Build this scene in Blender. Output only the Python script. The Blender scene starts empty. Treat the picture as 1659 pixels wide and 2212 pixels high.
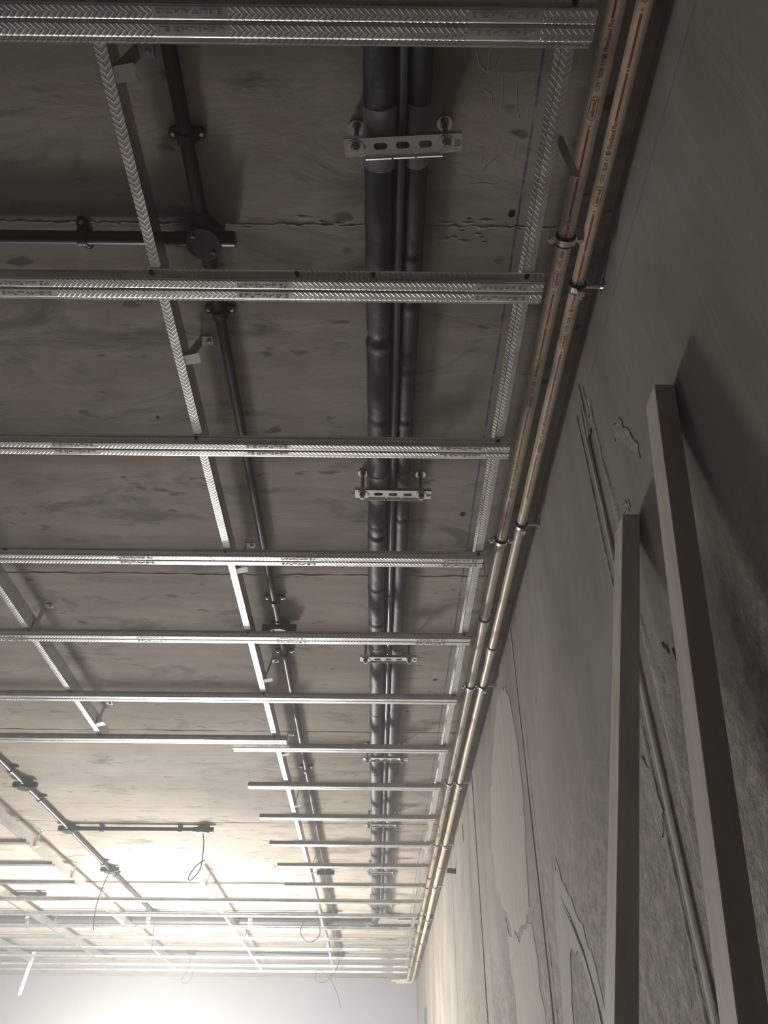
import bpy, math, random
from mathutils import Vector, Matrix
random.seed(7)
R = math.radians
SC = bpy.context.scene
COL = SC.collection
ZC = 1.6                      # camera height above the floor; heights below are given relative to it

# ---------------------------------------------------------------- camera
cam_d = bpy.data.cameras.new('camera')
cam = bpy.data.objects.new('camera', cam_d)
COL.objects.link(cam)
SC.camera = cam
cam_d.sensor_fit = 'VERTICAL'
cam_d.sensor_height = 24.0
cam_d.lens = 1665.0 / 2212.0 * 24.0
cam_d.clip_start = 0.02
fy = Vector((812-829.5, 2455-1106, 1665)).normalized()
fz = Vector((847-829.5, -939-1106, 1665)); fz = (fz - fz.dot(fy)*fy).normalized()
fx = fy.cross(fz)
# rows: world axes expressed in image-camera space (x right, y down, z forward)
Mw = Matrix((fx, fy, fz))
Mb = Mw @ Matrix(((1, 0, 0), (0, -1, 0), (0, 0, -1)))
cam.matrix_world = Matrix.Translation((0, 0, ZC)) @ Mb.to_4x4()

# ---------------------------------------------------------------- world, light, exposure
world = bpy.data.worlds.new('world'); SC.world = world
world.use_nodes = True
world.node_tree.nodes['Background'].inputs[0].default_value = (0.6, 0.65, 0.7, 1)
world.node_tree.nodes['Background'].inputs[1].default_value = 0.05
# even scatter in the air, added to imitate the veil of lens glare
_nt = world.node_tree
_v = _nt.nodes.new('ShaderNodeVolumeScatter'); _v.inputs['Anisotropy'].default_value = .5; _v.inputs['Density'].default_value = .062
_nt.links.new(_v.outputs[0], _nt.nodes['World Output'].inputs['Volume'])
SC.view_settings.view_transform = 'Standard'
SC.view_settings.look = 'None'
SC.view_settings.gamma = 1
SC.view_settings.use_curve_mapping = False
SC.view_settings.exposure = 2.62

def unseen_lamp(name, loc, power, radius, color=(1, 0.97, 0.93)):
    l = bpy.data.lights.new(name, 'POINT'); l.energy = power; l.shadow_soft_size = radius; l.color = color
    o = bpy.data.objects.new(name, l); COL.objects.link(o); o.location = (loc[0], loc[1], ZC+loc[2]); return o
unseen_lamp('unseen_lamp', (-1.45, 5.7, 0.0), 82, 0.26, (1, 0.955, 0.885))
unseen_lamp('unseen_lamp', (-1.2, 7.8, -0.90), 24, 0.20, (0.93, 0.96, 1.0))  # added lamp, washes the lower far wall so the channels reflect it
def area_light(name, loc, rot, size, power, color):
    l = bpy.data.lights.new(name, 'AREA'); l.energy = power; l.shape = 'RECTANGLE'; l.size = size[0]; l.size_y = size[1]; l.color = color
    o = bpy.data.objects.new(name, l); COL.objects.link(o); o.location = (loc[0], loc[1], ZC+loc[2]); o.rotation_euler = rot; return o
# weak fill light added at the far left; no opening stands there
area_light('side_fill_light', (-5.0, 3.6, -0.5), (0, R(-90), 0), (1.6, 2.0), 5, (0.95, 0.97, 1.0))

# ---------------------------------------------------------------- materials
MATS = {}
def newmat(name):
    m = bpy.data.materials.new(name); m.use_nodes = True; MATS[name] = m
    nt = m.node_tree; b = nt.nodes['Principled BSDF']
    return m, nt, b
def N(nt, t, **kw):
    n = nt.nodes.new(t)
    for k, v in kw.items(): setattr(n, k, v)
    return n
def math_(nt, op, a, b=None, c=None, clamp=False):
    n = nt.nodes.new('ShaderNodeMath'); n.operation = op; n.use_clamp = clamp
    for i, v in enumerate((a, b, c)):
        if v is None: continue
        if isinstance(v, (int, float)): n.inputs[i].default_value = v
        else: nt.links.new(v, n.inputs[i])
    return n.outputs[0]
def noise(nt, vec, scale, detail=4, rough=.55, dist=0):
    n = nt.nodes.new('ShaderNodeTexNoise'); n.inputs['Scale'].default_value = scale
    n.inputs['Detail'].default_value = detail; n.inputs['Roughness'].default_value = rough
    n.inputs['Distortion'].default_value = dist
    nt.links.new(vec, n.inputs['Vector']); return n.outputs['Fac']
def ramp(nt, fac, stops, interp='LINEAR'):
    n = nt.nodes.new('ShaderNodeValToRGB'); n.color_ramp.interpolation = interp
    els = n.color_ramp.elements
    while len(els) < len(stops): els.new(0.5)
    for e, (p, c) in zip(els, stops):
        e.position = p; e.color = (c[0], c[1], c[2], 1) if len(c) == 3 else c
    nt.links.new(fac, n.inputs[0]); return n.outputs[0]
def mix(nt, fac, a, b, mode='MIX'):
    n = nt.nodes.new('ShaderNodeMix'); n.data_type = 'RGBA'; n.blend_type = mode
    for i, v in ((0, fac), (6, a), (7, b)):
        if isinstance(v, (int, float)): n.inputs[i].default_value = v
        elif isinstance(v, tuple): n.inputs[i].default_value = (*v, 1)
        else: nt.links.new(v, n.inputs[i])
    return n.outputs[2]
def bump(nt, h, strength, dist, prev=None):
    n = nt.nodes.new('ShaderNodeBump'); n.inputs['Strength'].default_value = strength; n.inputs['Distance'].default_value = dist
    nt.links.new(h, n.inputs['Height'])
    if prev is not None: nt.links.new(prev, n.inputs['Normal'])
    return n.outputs[0]
def coords(nt):
    tc = nt.nodes.new('ShaderNodeTexCoord'); return tc.outputs['Object']
def mapped(nt, vec, scale):
    n = nt.nodes.new('ShaderNodeMapping'); n.inputs['Scale'].default_value = scale
    nt.links.new(vec, n.inputs['Vector']); return n.outputs[0]
def sep(nt, vec):
    n = nt.nodes.new('ShaderNodeSeparateXYZ'); nt.links.new(vec, n.inputs[0]); return n.outputs

def plain(name, col, rough=.6, metal=0, var=.0, bscale=0, bstr=.2):
    m, nt, b = newmat(name)
    b.inputs['Base Color'].default_value = (*col, 1); b.inputs['Roughness'].default_value = rough; b.inputs['Metallic'].default_value = metal
    if var:
        v = noise(nt, coords(nt), 14, 3)
        c = ramp(nt, v, [(.3, tuple(x*(1-var) for x in col)), (.7, tuple(min(1, x*(1+var)) for x in col))])
        nt.links.new(c, b.inputs['Base Color'])
    if bscale:
        nt.links.new(bump(nt, noise(nt, coords(nt), bscale, 4), bstr, .002), b.inputs['Normal'])
    return m

# exposed concrete slab: brown-grey shuttered concrete with damp blotches, pits and a snapped blue line
m, nt, b = newmat('slab_concrete')
co = coords(nt)
big = noise(nt, mapped(nt, co, (1.0, 1.3, 1)), 1.3, 5, .6, .4)
mid = noise(nt, mapped(nt, co, (.7, 1.6, 1)), 5.5, 6, .65, .6)
c1 = ramp(nt, big, [(.30, (.23, .20, .165)), (.5, (.34, .305, .258)), (.70, (.45, .41, .355))])
c2 = ramp(nt, mid, [(.32, (.50, .47, .45)), (.46, (1, 1, 1)), (.60, (1.0, .99, .97)), (.8, (1.12, 1.1, 1.08))])
c = mix(nt, 1.0, c1, c2, 'MULTIPLY')
streak = noise(nt, mapped(nt, co, (2.0, 16, 1)), 2.2, 4, .6)
c = mix(nt, .35, c, ramp(nt, streak, [(.35, (.72, .70, .68)), (.6, (1.1, 1.1, 1.1))]), 'MULTIPLY')
spots = noise(nt, mapped(nt, co, (1, 2.1, 1)), 11, 2, .5)
c = mix(nt, ramp(nt, spots, [(.68, (0, 0, 0)), (.73, (1, 1, 1))]), c, (.16, .135, .115))
s = sep(nt, co)
wob = math_(nt, 'MULTIPLY', math_(nt, 'SUBTRACT', noise(nt, co, 6, 3), .5), .006)
dx = math_(nt, 'ABSOLUTE', math_(nt, 'SUBTRACT', math_(nt, 'ADD', s[0], wob), .229))
line = math_(nt, 'LESS_THAN', dx, .0021)
worn = ramp(nt, noise(nt, mapped(nt, co, (1, 3, 1)), 7, 4), [(.34, (0, 0, 0)), (.48, (.75, .75, .75))])
c = mix(nt, math_(nt, 'MULTIPLY', line, worn), c, (.05, .045, .22))
nt.links.new(c, b.inputs['Base Color'])
b.inputs['Roughness'].default_value = .82
fine = noise(nt, co, 60, 5, .7)
n1 = bump(nt, fine, .35, .0015)
n1 = bump(nt, mid, .5, .004, n1)
nt.links.new(n1, b.inputs['Normal'])

# plastered wall: brown-grey render, brushed vertical smears, rougher towards the floor
m, nt, b = newmat('wall_plaster')
co = coords(nt); s = sep(nt, co)
big = noise(nt, mapped(nt, co, (1, 1.5, .8)), 1.8, 5, .6, .5)
ver = noise(nt, mapped(nt, co, (1, 9, 1.1)), 1.6, 5, .6, .3)
c = ramp(nt, big, [(.30, (.17, .145, .122)), (.5, (.235, .208, .182)), (.68, (.295, .27, .245))])
c = mix(nt, .3, c, ramp(nt, ver, [(.35, (.78, .76, .74)), (.5, (1, 1, 1)), (.68, (1.16, 1.15, 1.14))]), 'MULTIPLY')
low = math_(nt, 'MULTIPLY', math_(nt, 'SUBTRACT', ZC+.62, s[2]), 3.0, clamp=True)
splat = noise(nt, co, 38, 6, .7, .15)
c = mix(nt, math_(nt, 'MULTIPLY', low, .75), c, mix(nt, 1.0, c, ramp(nt, splat, [(.40, (.60, .58, .57)), (.5, (1, 1, 1)), (.60, (1.5, 1.46, 1.42))]), 'MULTIPLY'))
sp = noise(nt, mapped(nt, co, (1, 1, 1.3)), 13, 2, .5)
c = mix(nt, ramp(nt, sp, [(.71, (0, 0, 0)), (.75, (.7, .7, .7))]), c, (.2, .17, .15))
wob = math_(nt, 'MULTIPLY', math_(nt, 'SUBTRACT', noise(nt, co, 5, 3), .5), .006)
dz = math_(nt, 'ABSOLUTE', math_(nt, 'SUBTRACT', math_(nt, 'ADD', s[2], wob), ZC+1.119))
line = math_(nt, 'MULTIPLY', math_(nt, 'LESS_THAN', dz, .0013), math_(nt, 'LESS_THAN', s[1], 1.085))
worn = ramp(nt, noise(nt, mapped(nt, co, (1, 5, 1)), 9, 4), [(.34, (.15, .15, .15)), (.5, (.8, .8, .8))])
c = mix(nt, math_(nt, 'MULTIPLY', line, worn), c, (.07, .07, .22))
nt.links.new(c, b.inputs['Base Color']); b.inputs['Roughness'].default_value = .85
hh = math_(nt, 'ADD', math_(nt, 'MULTIPLY', splat, math_(nt, 'ADD', math_(nt, 'MULTIPLY', low, 1.6), .12)), math_(nt, 'MULTIPLY', ver, .5))
nt.links.new(bump(nt, hh, .6, .006), b.inputs['Normal'])

m, nt, b = newmat('far_wall_paint')
co = coords(nt)
c = ramp(nt, noise(nt, co, 1.5, 4), [(.3, (.33, .33, .352)), (.7, (.37, .37, .393))])
nt.links.new(c, b.inputs['Base Color']); b.inputs['Roughness'].default_value = .8

m, nt, b = newmat('skim_plaster')
co = coords(nt)
c = ramp(nt, noise(nt, mapped(nt, co, (1, 5, 1)), 5, 5, .6), [(.3, (.30, .275, .24)), (.7, (.36, .335, .30))])
nt.links.new(c, b.inputs['Base Color']); b.inputs['Roughness'].default_value = .85
nt.links.new(bump(nt, noise(nt, co, 30, 5), .5, .003), b.inputs['Normal'])
m, nt, b = newmat('filler_plaster')
co = coords(nt)
c = ramp(nt, noise(nt, mapped(nt, co, (1, 2, 1)), 30, 6, .7), [(.3, (.22, .20, .175)), (.7, (.36, .33, .29))])
nt.links.new(c, b.inputs['Base Color']); b.inputs['Roughness'].default_value = .9
nt.links.new(bump(nt, noise(nt, co, 45, 6, .7), .9, .006), b.inputs['Normal'])
plain('floor_screed', (.14, .13, .12), .85, 0, .15, 20, .3)

# galvanised steel, rolled with a herringbone knurl
def knurl(name, along, across, centre, pitch, gap_period=None, base=(.80, .81, .79), strength=1.0):
    m, nt, b = newmat(name)
    co = coords(nt); s = sep(nt, co)
    A, C = s[along], s[across]
    t = math_(nt, 'ABSOLUTE', math_(nt, 'SUBTRACT', math_(nt, 'ABSOLUTE', math_(nt, 'SUBTRACT', C, centre)), .0105 if gap_period else 0))
    u = math_(nt, 'DIVIDE', math_(nt, 'ADD', A, t), pitch)
    w = math_(nt, 'SINE', math_(nt, 'MULTIPLY', u, 2*math.pi))
    w = math_(nt, 'MULTIPLY', math_(nt, 'MAXIMUM', w, 0), 1.0)
    if gap_period:
        g = math_(nt, 'MODULO', math_(nt, 'ADD', A, 41*gap_period), gap_period)
        keep = math_(nt, 'GREATER_THAN', g, .098)
        w = math_(nt, 'MULTIPLY', w, keep)
    dirt = noise(nt, mapped(nt, co, (3, 3, 3)), 9, 5, .6)
    c = ramp(nt, dirt, [(.3, tuple(x*.82 for x in base)), (.7, base)])
    nt.links.new(c, b.inputs['Base Color']); b.inputs['Metallic'].default_value = 1
    r = ramp(nt, dirt, [(.3, (.27,)*3), (.7, (.36,)*3)]); nt.links.new(r, b.inputs['Roughness'])
    n0 = bump(nt, w, strength, .0009)
    nt.links.new(n0, b.inputs['Normal'])
knurl('galvanised_furring', 0, 1, 0, .0088, .41, strength=.40)
knurl('galvanised_runner', 1, 0, 0, .0092, strength=.36)
plain('galvanised', (.62, .63, .62), .34, 1, .12, 40, .1)
plain('zinc_bright', (.80, .80, .78), .25, 1, .05)
plain('strap_steel', (.42, .42, .42), .45, 1, .15)
plain('dark_screw', (.015, .015, .015), .4, .6)
plain('black_conduit', (.009, .010, .011), .40, 0, .1)
plain('rubber', (.012, .012, .012), .7)
plain('bare_pipe_dark', (.10, .105, .115), .28, 0, .15)
plain('pipe_sleeve', (.20, .20, .195), .6, 0, .1)
m, nt, b = newmat('insulation_foam')
co = coords(nt)
c = ramp(nt, noise(nt, mapped(nt, co, (1, 3, 1)), 6, 4), [(.3, (.030, .032, .037)), (.7, (.048, .051, .058))])
nt.links.new(c, b.inputs['Base Color']); b.inputs['Roughness'].default_value = .55
nt.links.new(bump(nt, noise(nt, mapped(nt, co, (2, 1, 2)), 16, 4, .6), .6, .004), b.inputs['Normal'])
plain('insulation_tape', (.022, .024, .028), .28)
m, nt, b = newmat('cpvc')
co = coords(nt)
c = ramp(nt, noise(nt, mapped(nt, co, (1, 6, 1)), 5, 4), [(.3, (.56, .47, .35)), (.7, (.66, .57, .44))])
nt.links.new(c, b.inputs['Base Color']); b.inputs['Roughness'].default_value = .38
plain('print_red', (.30, .022, .018), .5)
plain('print_red_faint', (.42, .17, .12), .5)
plain('print_brown', (.20, .12, .075), .5)
m, nt, b = newmat('batten')
co = coords(nt)
c = ramp(nt, noise(nt, mapped(nt, co, (14, 14, 1.2)), 4, 4), [(.3, (.40, .365, .33)), (.7, (.52, .48, .435))])
nt.links.new(c, b.inputs['Base Color']); b.inputs['Roughness'].default_value = .7
plain('cable', (.06, .06, .06), .5)
plain('white_plastic', (.7, .7, .68), .4)
plain('grey_stub', (.10, .10, .105), .6)
plain('chalk', (.5, .46, .40), .9)

# ---------------------------------------------------------------- mesh helpers
class MB:
    def __init__(s): s.v = []; s.f = []
    def add(s, vs, fs):
        o = len(s.v); s.v += [tuple(v) for v in vs]; s.f += [tuple(i+o for i in f) for f in fs]; return s
    def box(s, x0, x1, y0, y1, z0, z1):
        return s.hexa([(x0,y0,z0),(x1,y0,z0),(x1,y1,z0),(x0,y1,z0)], [(x0,y0,z1),(x1,y0,z1),(x1,y1,z1),(x0,y1,z1)])
    def hexa(s, b, t):
        return s.add(b+t, [(3,2,1,0),(4,5,6,7),(0,1,5,4),(1,2,6,5),(2,3,7,6),(3,0,4,7)])
    def tube(s, path, r, seg=12, cap=True):
        path = [Vector(p) for p in path]; n = len(path)
        rs = r if isinstance(r, (list, tuple)) else [r]*n
        t0 = (path[1]-path[0]).normalized()
        up = Vector((0, 0, 1)) if abs(t0.z) < .9 else Vector((1, 0, 0))
        a = t0.cross(up).normalized(); vs = []; fs = []
        for i, p in enumerate(path):
            t = (path[min(i+1, n-1)]-path[max(i-1, 0)]).normalized()
            a = (a - a.dot(t)*t).normalized(); b2 = t.cross(a)
            for k in range(seg):
                w = 2*math.pi*k/seg; vs.append(p + (a*math.cos(w)+b2*math.sin(w))*rs[i])
        for i in range(n-1):
            for k in range(seg):
                k2 = (k+1) % seg; fs.append((i*seg+k, (i+1)*seg+k, (i+1)*seg+k2, i*seg+k2))
        if cap: fs.append(tuple(range(seg))); fs.append(tuple((n-1)*seg+k for k in reversed(range(seg))))
        return s.add(vs, fs)
    def cyl(s, p0, p1, r, seg=12, r2=None): return s.tube([p0, p1], [r, r if r2 is None else r2], seg)
    def ringband(s, c, axis, ri, ro, w, seg=24):
        # a flat band around an axis ('x','y' or 'z')
        vs = []; fs = []
        for k in range(seg):
            a = 2*math.pi*k/seg
            for (r, h) in ((ri, -w/2), (ro, -w/2), (ro, w/2), (ri, w/2)):
                q = (math.cos(a)*r, math.sin(a)*r)
                v = {'y': (q[0], h, q[1]), 'z': (q[0], q[1], h), 'x': (h, q[0], q[1])}[axis]
                vs.append((c[0]+v[0], c[1]+v[1], c[2]+v[2]))
        for k in range(seg):
            k2 = (k+1) % seg
            for j in range(4):
                j2 = (j+1) % 4; fs.append((k*4+j, k*4+j2, k2*4+j2, k2*4+j))
        return s.add(vs, fs)
    def extr(s, pts, axis, a0, a1, closed=True):
        n = len(pts)
        def P(p, a): return (a, p[0], p[1]) if axis == 'x' else ((p[0], a, p[1]) if axis == 'y' else (p[0], p[1], a))
        vs = [P(p, a0) for p in pts]+[P(p, a1) for p in pts]
        fs = [(i, (i+1) % n, n+(i+1) % n, n+i) for i in range(n if closed else n-1)]
        if closed: fs += [tuple(reversed(range(n))), tuple(range(n, 2*n))]
        return s.add(vs, fs)
    def build(s, name, mat, parent=None, loc=(0, 0, 0), smooth=35, rel=True, rot=(0, 0, 0)):
        me = bpy.data.meshes.new(name); me.from_pydata(s.v, [], s.f)
        me.materials.append(MATS[mat])
        import bmesh
        bm = bmesh.new(); bm.from_mesh(me); bmesh.ops.recalc_face_normals(bm, faces=bm.faces); bm.to_mesh(me); bm.free()
        if smooth:
            me.polygons.foreach_set('use_smooth', [True]*len(me.polygons)); me.set_sharp_from_angle(angle=R(smooth))
        return place(name, me, parent, loc, rot)
def place(name, me, parent=None, loc=(0, 0, 0), rot=(0, 0, 0)):
    o = bpy.data.objects.new(name, me); COL.objects.link(o)
    o.location = loc if parent else (loc[0], loc[1], loc[2]+ZC)
    o.rotation_euler = rot
    if parent: o.parent = parent
    return o
def empty(name, loc, rot=(0, 0, 0)):
    o = bpy.data.objects.new(name, None); COL.objects.link(o); o.empty_display_size = .05
    o.location = (loc[0], loc[1], loc[2]+ZC); o.rotation_euler = rot; return o
def tag(o, label, cat, group=None):
    o['label'] = label; o['category'] = cat
    if group: o['group'] = group
    return o
def struct(o): o['kind'] = 'structure'; return o
def copy_tree(o, parent=None):
    c = o.copy(); COL.objects.link(c); c.parent = parent
    for ch in list(o.children): copy_tree(ch, c)
    return c
def thick(pts, t):
    """open centreline -> closed thin-sheet section"""
    pts = [Vector(p) for p in pts]; L = []; n = len(pts)
    for i, p in enumerate(pts):
        d = (pts[min(i+1, n-1)]-pts[max(i-1, 0)]).normalized(); L.append(Vector((-d.y, d.x)))
    return [tuple(p) for p in pts] + [tuple(p+q*t) for p, q in reversed(list(zip(pts, L)))]
_fonts = {}
def text_mesh(s, size, ext, mat):
    k = (s, size, mat)
    if k in _fonts: return _fonts[k]
    cu = bpy.data.curves.new('lettering', 'FONT'); cu.body = s; cu.size = size; cu.extrude = ext; cu.resolution_u = 2
    ob = bpy.data.objects.new('lettering', cu); COL.objects.link(ob)
    dg = bpy.context.evaluated_depsgraph_get()
    me = bpy.data.meshes.new_from_object(ob.evaluated_get(dg)); me.materials.clear(); me.materials.append(MATS[mat])
    bpy.data.objects.remove(ob); _fonts[k] = me; return me
def plate2d(name, outer, holes, t, mat):
    cu = bpy.data.curves.new(name, 'CURVE'); cu.dimensions = '2D'; cu.fill_mode = 'BOTH'; cu.extrude = t/2
    for pts in [outer]+holes:
        sp = cu.splines.new('POLY'); sp.points.add(len(pts)-1); sp.use_cyclic_u = True
        for q, p in zip(sp.points, pts): q.co = (p[0], p[1], 0, 1)
    ob = bpy.data.objects.new(name, cu); COL.objects.link(ob)
    dg = bpy.context.evaluated_depsgraph_get()
    me = bpy.data.meshes.new_from_object(ob.evaluated_get(dg)); me.materials.clear(); me.materials.append(MATS[mat])
    bpy.data.objects.remove(ob); return me

# ---------------------------------------------------------------- the room
H = 1.235; XW = .39; D = 8.97; XL = -5.4; YB = -2.2
cx = MB().box(XL-.2, XW+.2, YB-.2, D+.2, H, H+.2).build('ceiling', 'slab_concrete', smooth=0)
# keep object coordinates equal to world coordinates for the concrete and the plaster
for o in (cx,):
    pass
struct(cx)
struct(MB().box(XL-.2, XW+.2, YB-.2, D+.2, -ZC-.15, -ZC).build('floor', 'floor_screed', smooth=0))
struct(MB().box(XL-.2, XW+.2, D, D+.2, -ZC, H).build('wall_far', 'far_wall_paint', smooth=0))
struct(MB().box(XL-.2, XL, YB-.2, D, -ZC, H).build('wall_left', 'wall_plaster', smooth=0))
struct(MB().box(XL, XW, YB-.2, YB, -ZC, H).build('wall_back', 'wall_plaster', smooth=0))
# right wall: plaster face with vertical chases and joints cut into it (a section extruded upward)
def wall_profile(grooves):
    pts = [(XW, YB-.2)]
    for (y0, y1, d) in grooves:
        pts += [(XW, y0), (XW+d, y0+.0015), (XW+d, y1-.0015), (XW, y1)]
    pts += [(XW, D), (XW+.2, D), (XW+.2, YB-.2)]
    return pts
GR = [(1.010, 1.048, .003), (1.985, 2.028, .0018), (3.215, 3.228, .003), (4.40, 4.410, .003), (5.60, 5.610, .003), (6.8, 6.810, .003)]
wb = MB()
mesh_z = [(-ZC, 1.04, GR), (1.04, 1.195, GR[1:]), (1.195, H, [])]
for z0, z1, g in mesh_z: wb.extr(wall_profile(g), 'z', z0+ZC, z1+ZC)
wr = wb.build('wall_right', 'wall_plaster', loc=(0, 0, -ZC), smooth=0); struct(wr)

# rough formwork joints on the slab (ridges and spalled edges)
def ragged_strip(x0, x1, y, w, h, step, seed):
    rnd = random.Random(seed); mb = MB(); x = x0; vs = []; fs = []
    n = int((x1-x0)/step)
    for i in range(n+1):
        x = x0+(x1-x0)*i/n
        a = w*(.35+.9*rnd.random()); c = (rnd.random()-.5)*w*.6
        hh = h*(.3+.7*rnd.random())
        vs += [(x, y+c-a/2, H+.001), (x, y+c-a*.15, H-hh), (x, y+c+a*.2, H-hh*.7), (x, y+c+a/2, H+.001)]
    for i in range(n):
        for k in range(3): fs.append((i*4+k, i*4+k+1, i*4+5+k, i*4+4+k))
    return mb.add(vs, fs)
for (y, w, h, st) in ((.731, .007, .0016, .009), (1.813, .012, .0025, .03), (2.902, .010, .0022, .05), (4.046, .012, .0025, .06), (5.226, .05, .006, .2), (6.9, .02, .003, .2)):
    ragged_strip(XL, XW, y, w, h, st, int(y*100)).build('formwork_joint', 'slab_concrete', cx, smooth=0)
# chipped flakes along the nearest joint
rnd = random.Random(3)
fl = MB()
for i in range(26):
    x = rnd.choice([rnd.uniform(.10, .24), rnd.uniform(.1, .2), rnd.uniform(-.65, .2)]); y = .731+rnd.uniform(-.02, .03); r = rnd.uniform(.003, .011)
    k = 7; ring = [(x+math.cos(a)*r*rnd.uniform(.8, 2.2), y+math.sin(a)*r*rnd.uniform(.3, .7), H) for a in [2*math.pi*j/k for j in range(k)]]
    fl.add(ring+[(x, y, H-.0014)], [(j, (j+1) % k, k) for j in range(k)])
o = fl.build('spalled_flakes', 'slab_concrete', cx, smooth=0); o['kind'] = 'stuff'
# plug holes in the slab
for (x, y, r) in ((.217, .706, .006), (.205, 1.53, .007), (.19, 2.45, .008), (-.5, 1.2, .004), (-.9, 2.2, .007), (.06, 2.9, .006)):
    MB().cyl((x, y, H-.001), (x, y, H+.001), r, 10).build('plug_hole', 'dark_screw', cx)
# faint chalked scrawl on the slab near the camera
def strokes(lst, w, z):
    mb = MB()
    for pts in lst:
        for a, b2 in zip(pts[:-1], pts[1:]):
            a = Vector(a); b2 = Vector(b2); d = (b2-a).normalized(); q = Vector((-d.y, d.x))*w/2
            mb.add([(*(a+q), z), (*(b2+q), z), (*(b2-q), z), (*(a-q), z)], [(0, 1, 2, 3)])
    return mb
scr = [[(.131, .45), (.136, .47), (.15, .48), (.163, .472), (.170, .455)], [(.150, .44), (.150, .478)],
       [(.173, .485), (.1765, .515), (.1765, .545)], [(.197, .50), (.200, .53), (.207, .548)], [(.222, .487), (.2205, .51), (.2175, .54)],
       [(.148, .505), (.160, .512), (.163, .53), (.155, .55)], [(.155, .592), (.156, .62), (.152, .65)], [(.207, .585), (.207, .605), (.206, .627)],
       [(.140, .655), (.160, .652), (.180, .655)], [(.158, .635), (.168, .62), (.182, .608)]]
strokes(scr, .0011, H-.0006).build('chalk_scrawl', 'chalk', cx, smooth=0)

# plaster rims and filler beside the chases, skim patches on the wall
def wall_patch(name, pts, t, mat, jitter=0, seed=1, sub=3, parent=wr):
    rnd = random.Random(seed); P = []
    n = len(pts)
    for i in range(n):
        a = Vector(pts[i]); b2 = Vector(pts[(i+1) % n])
        for k in range(sub):
            q = a.lerp(b2, k/sub); P.append((q.x+rnd.uniform(-jitter, jitter), q.y+rnd.uniform(-jitter, jitter)*2))
    cy = sum(p[0] for p in P)/len(P); cz = sum(p[1] for p in P)/len(P)
    k = len(P)
    vs = [(XW+.0008, p[0], p[1]+ZC) for p in P]
    vs += [(XW-t, cy+(p[0]-cy)*.97, (cz+(p[1]-cz)*.99)+ZC) for p in P]
    fs = [(i, (i+1) % k, k+(i+1) % k, k+i) for i in range(k)]+[tuple(range(k, 2*k))]
    return MB().add(vs, fs).build(name, mat, parent, smooth=0)
def rim(y, z0, z1, w, t, seed, wj=.6, step=.012, mat='filler_plaster', name='plaster_rim', yoff=0):
    """ragged vertical strip of filler that follows a chase"""
    rnd = random.Random(seed); vs = []; fs = []; n = int((z1-z0)/step); ph = rnd.random()*6
    for i in range(n+1):
        z = z0+(z1-z0)*i/n
        e = .6+.4*math.sin(ph+i*.21)+.35*math.sin(i*.057+ph*2)
        wl = w*(.25+wj*rnd.random()*abs(e)+.4*abs(e)); hh = t*(.4+.6*rnd.random())
        vs += [(XW+.0008, y+yoff, z+ZC), (XW-hh, y+(yoff+.25*(wl if w > 0 else wl)), z+ZC), (XW-hh*.6, y+yoff+.7*wl, z+ZC), (XW+.0008, y+yoff+wl, z+ZC)]
    for i in range(n):
        for k in range(3): fs.append((i*4+k, i*4+k+1, i*4+5+k, i*4+4+k))
    return MB().add(vs, fs).build(name, mat, wr, smooth=60)
rim(1.078, -.2, 1.13, .022, .0025, 11)
rim(1.008, -.2, 1.09, -.045, .003, 12)
rim(1.047, -.2, 1.115, .034, .0025, 31, .04, .05, 'skim_plaster', 'filler_edge')
rim(1.983, -.3, .9, -.025, .0015, 14)
rim(2.027, -.3, 1.21, .034, .002, 33, .03, .08, 'skim_plaster', 'filler_edge')
rim(3.228, -.3, 1.18, .010, .003, 15, .3, .05, 'skim_plaster', 'filler_edge')
rim(1.03, 1.03, 1.17, .035, .003, 16); rim(1.02, 1.06, 1.14, -.022, .0025, 17)
wall_patch('skim_patch', [(2.32, 1.11), (2.45, 1.10), (2.60, 1.03), (2.72, .93), (2.80, .78), (2.74, .62), (2.62, .52), (2.45, .47), (2.28, .43), (2.18, .46), (2.13, .58), (2.10, .74), (2.10, .90), (2.16, 1.03), (2.24, 1.10)], .0022, 'skim_plaster', .012, 5)
wall_patch('skim_patch', [(2.6, .50), (2.55, .2), (2.5, -.2), (2.2, -.2), (2.12, .2), (2.16, .44), (2.3, .40), (2.5, .45)], .0016, 'skim_plaster', .02, 6)
# swept trowel arcs low on the wall
wall_patch('trowel_sweep', [(1.80, .47), (1.76, .435), (1.70, .37), (1.63, .31), (1.575, .23), (1.55, .16), (1.545, .05), (1.60, .05), (1.61, .16), (1.65, .235), (1.70, .28), (1.76, .30), (1.80, .24), (1.84, .12), (1.85, -.05), (1.95, -.05), (1.93, .15), (1.90, .30), (1.86, .41), (1.83, .45)], .0012, 'skim_plaster', .006, 8)
for k, off in enumerate((0, .02)):
    pts = [(1.79, .40-off), (1.72, .345-off), (1.65, .275-off), (1.60, .19-off), (1.575, .09-off)]
    MB().tube([(XW-.001, p[0]-off*.6, p[1]+ZC) for p in pts], [.0008, .0018, .002, .0018, .0008], 6).build('trowel_ridge', 'filler_plaster', wr)
wall_patch('trowel_sweep', [(.895, .93), (.88, .90), (.86, .86), (.845, .82), (.853, .80), (.872, .835), (.893, .865), (.91, .90), (.93, .915), (.92, .935)], .0012, 'filler_plaster', .003, 9)
wall_patch('plaster_dab', [(.96, .80), (.94, .79), (.93, .775), (.95, .77), (.975, .782)], .0012, 'filler_plaster', .003, 10)
wall_patch('plaster_dab', [(1.14, .43), (1.11, .44), (1.08, .40), (1.075, .34), (1.10, .33), (1.13, .37)], .0018, 'filler_plaster', .006, 21)
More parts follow.
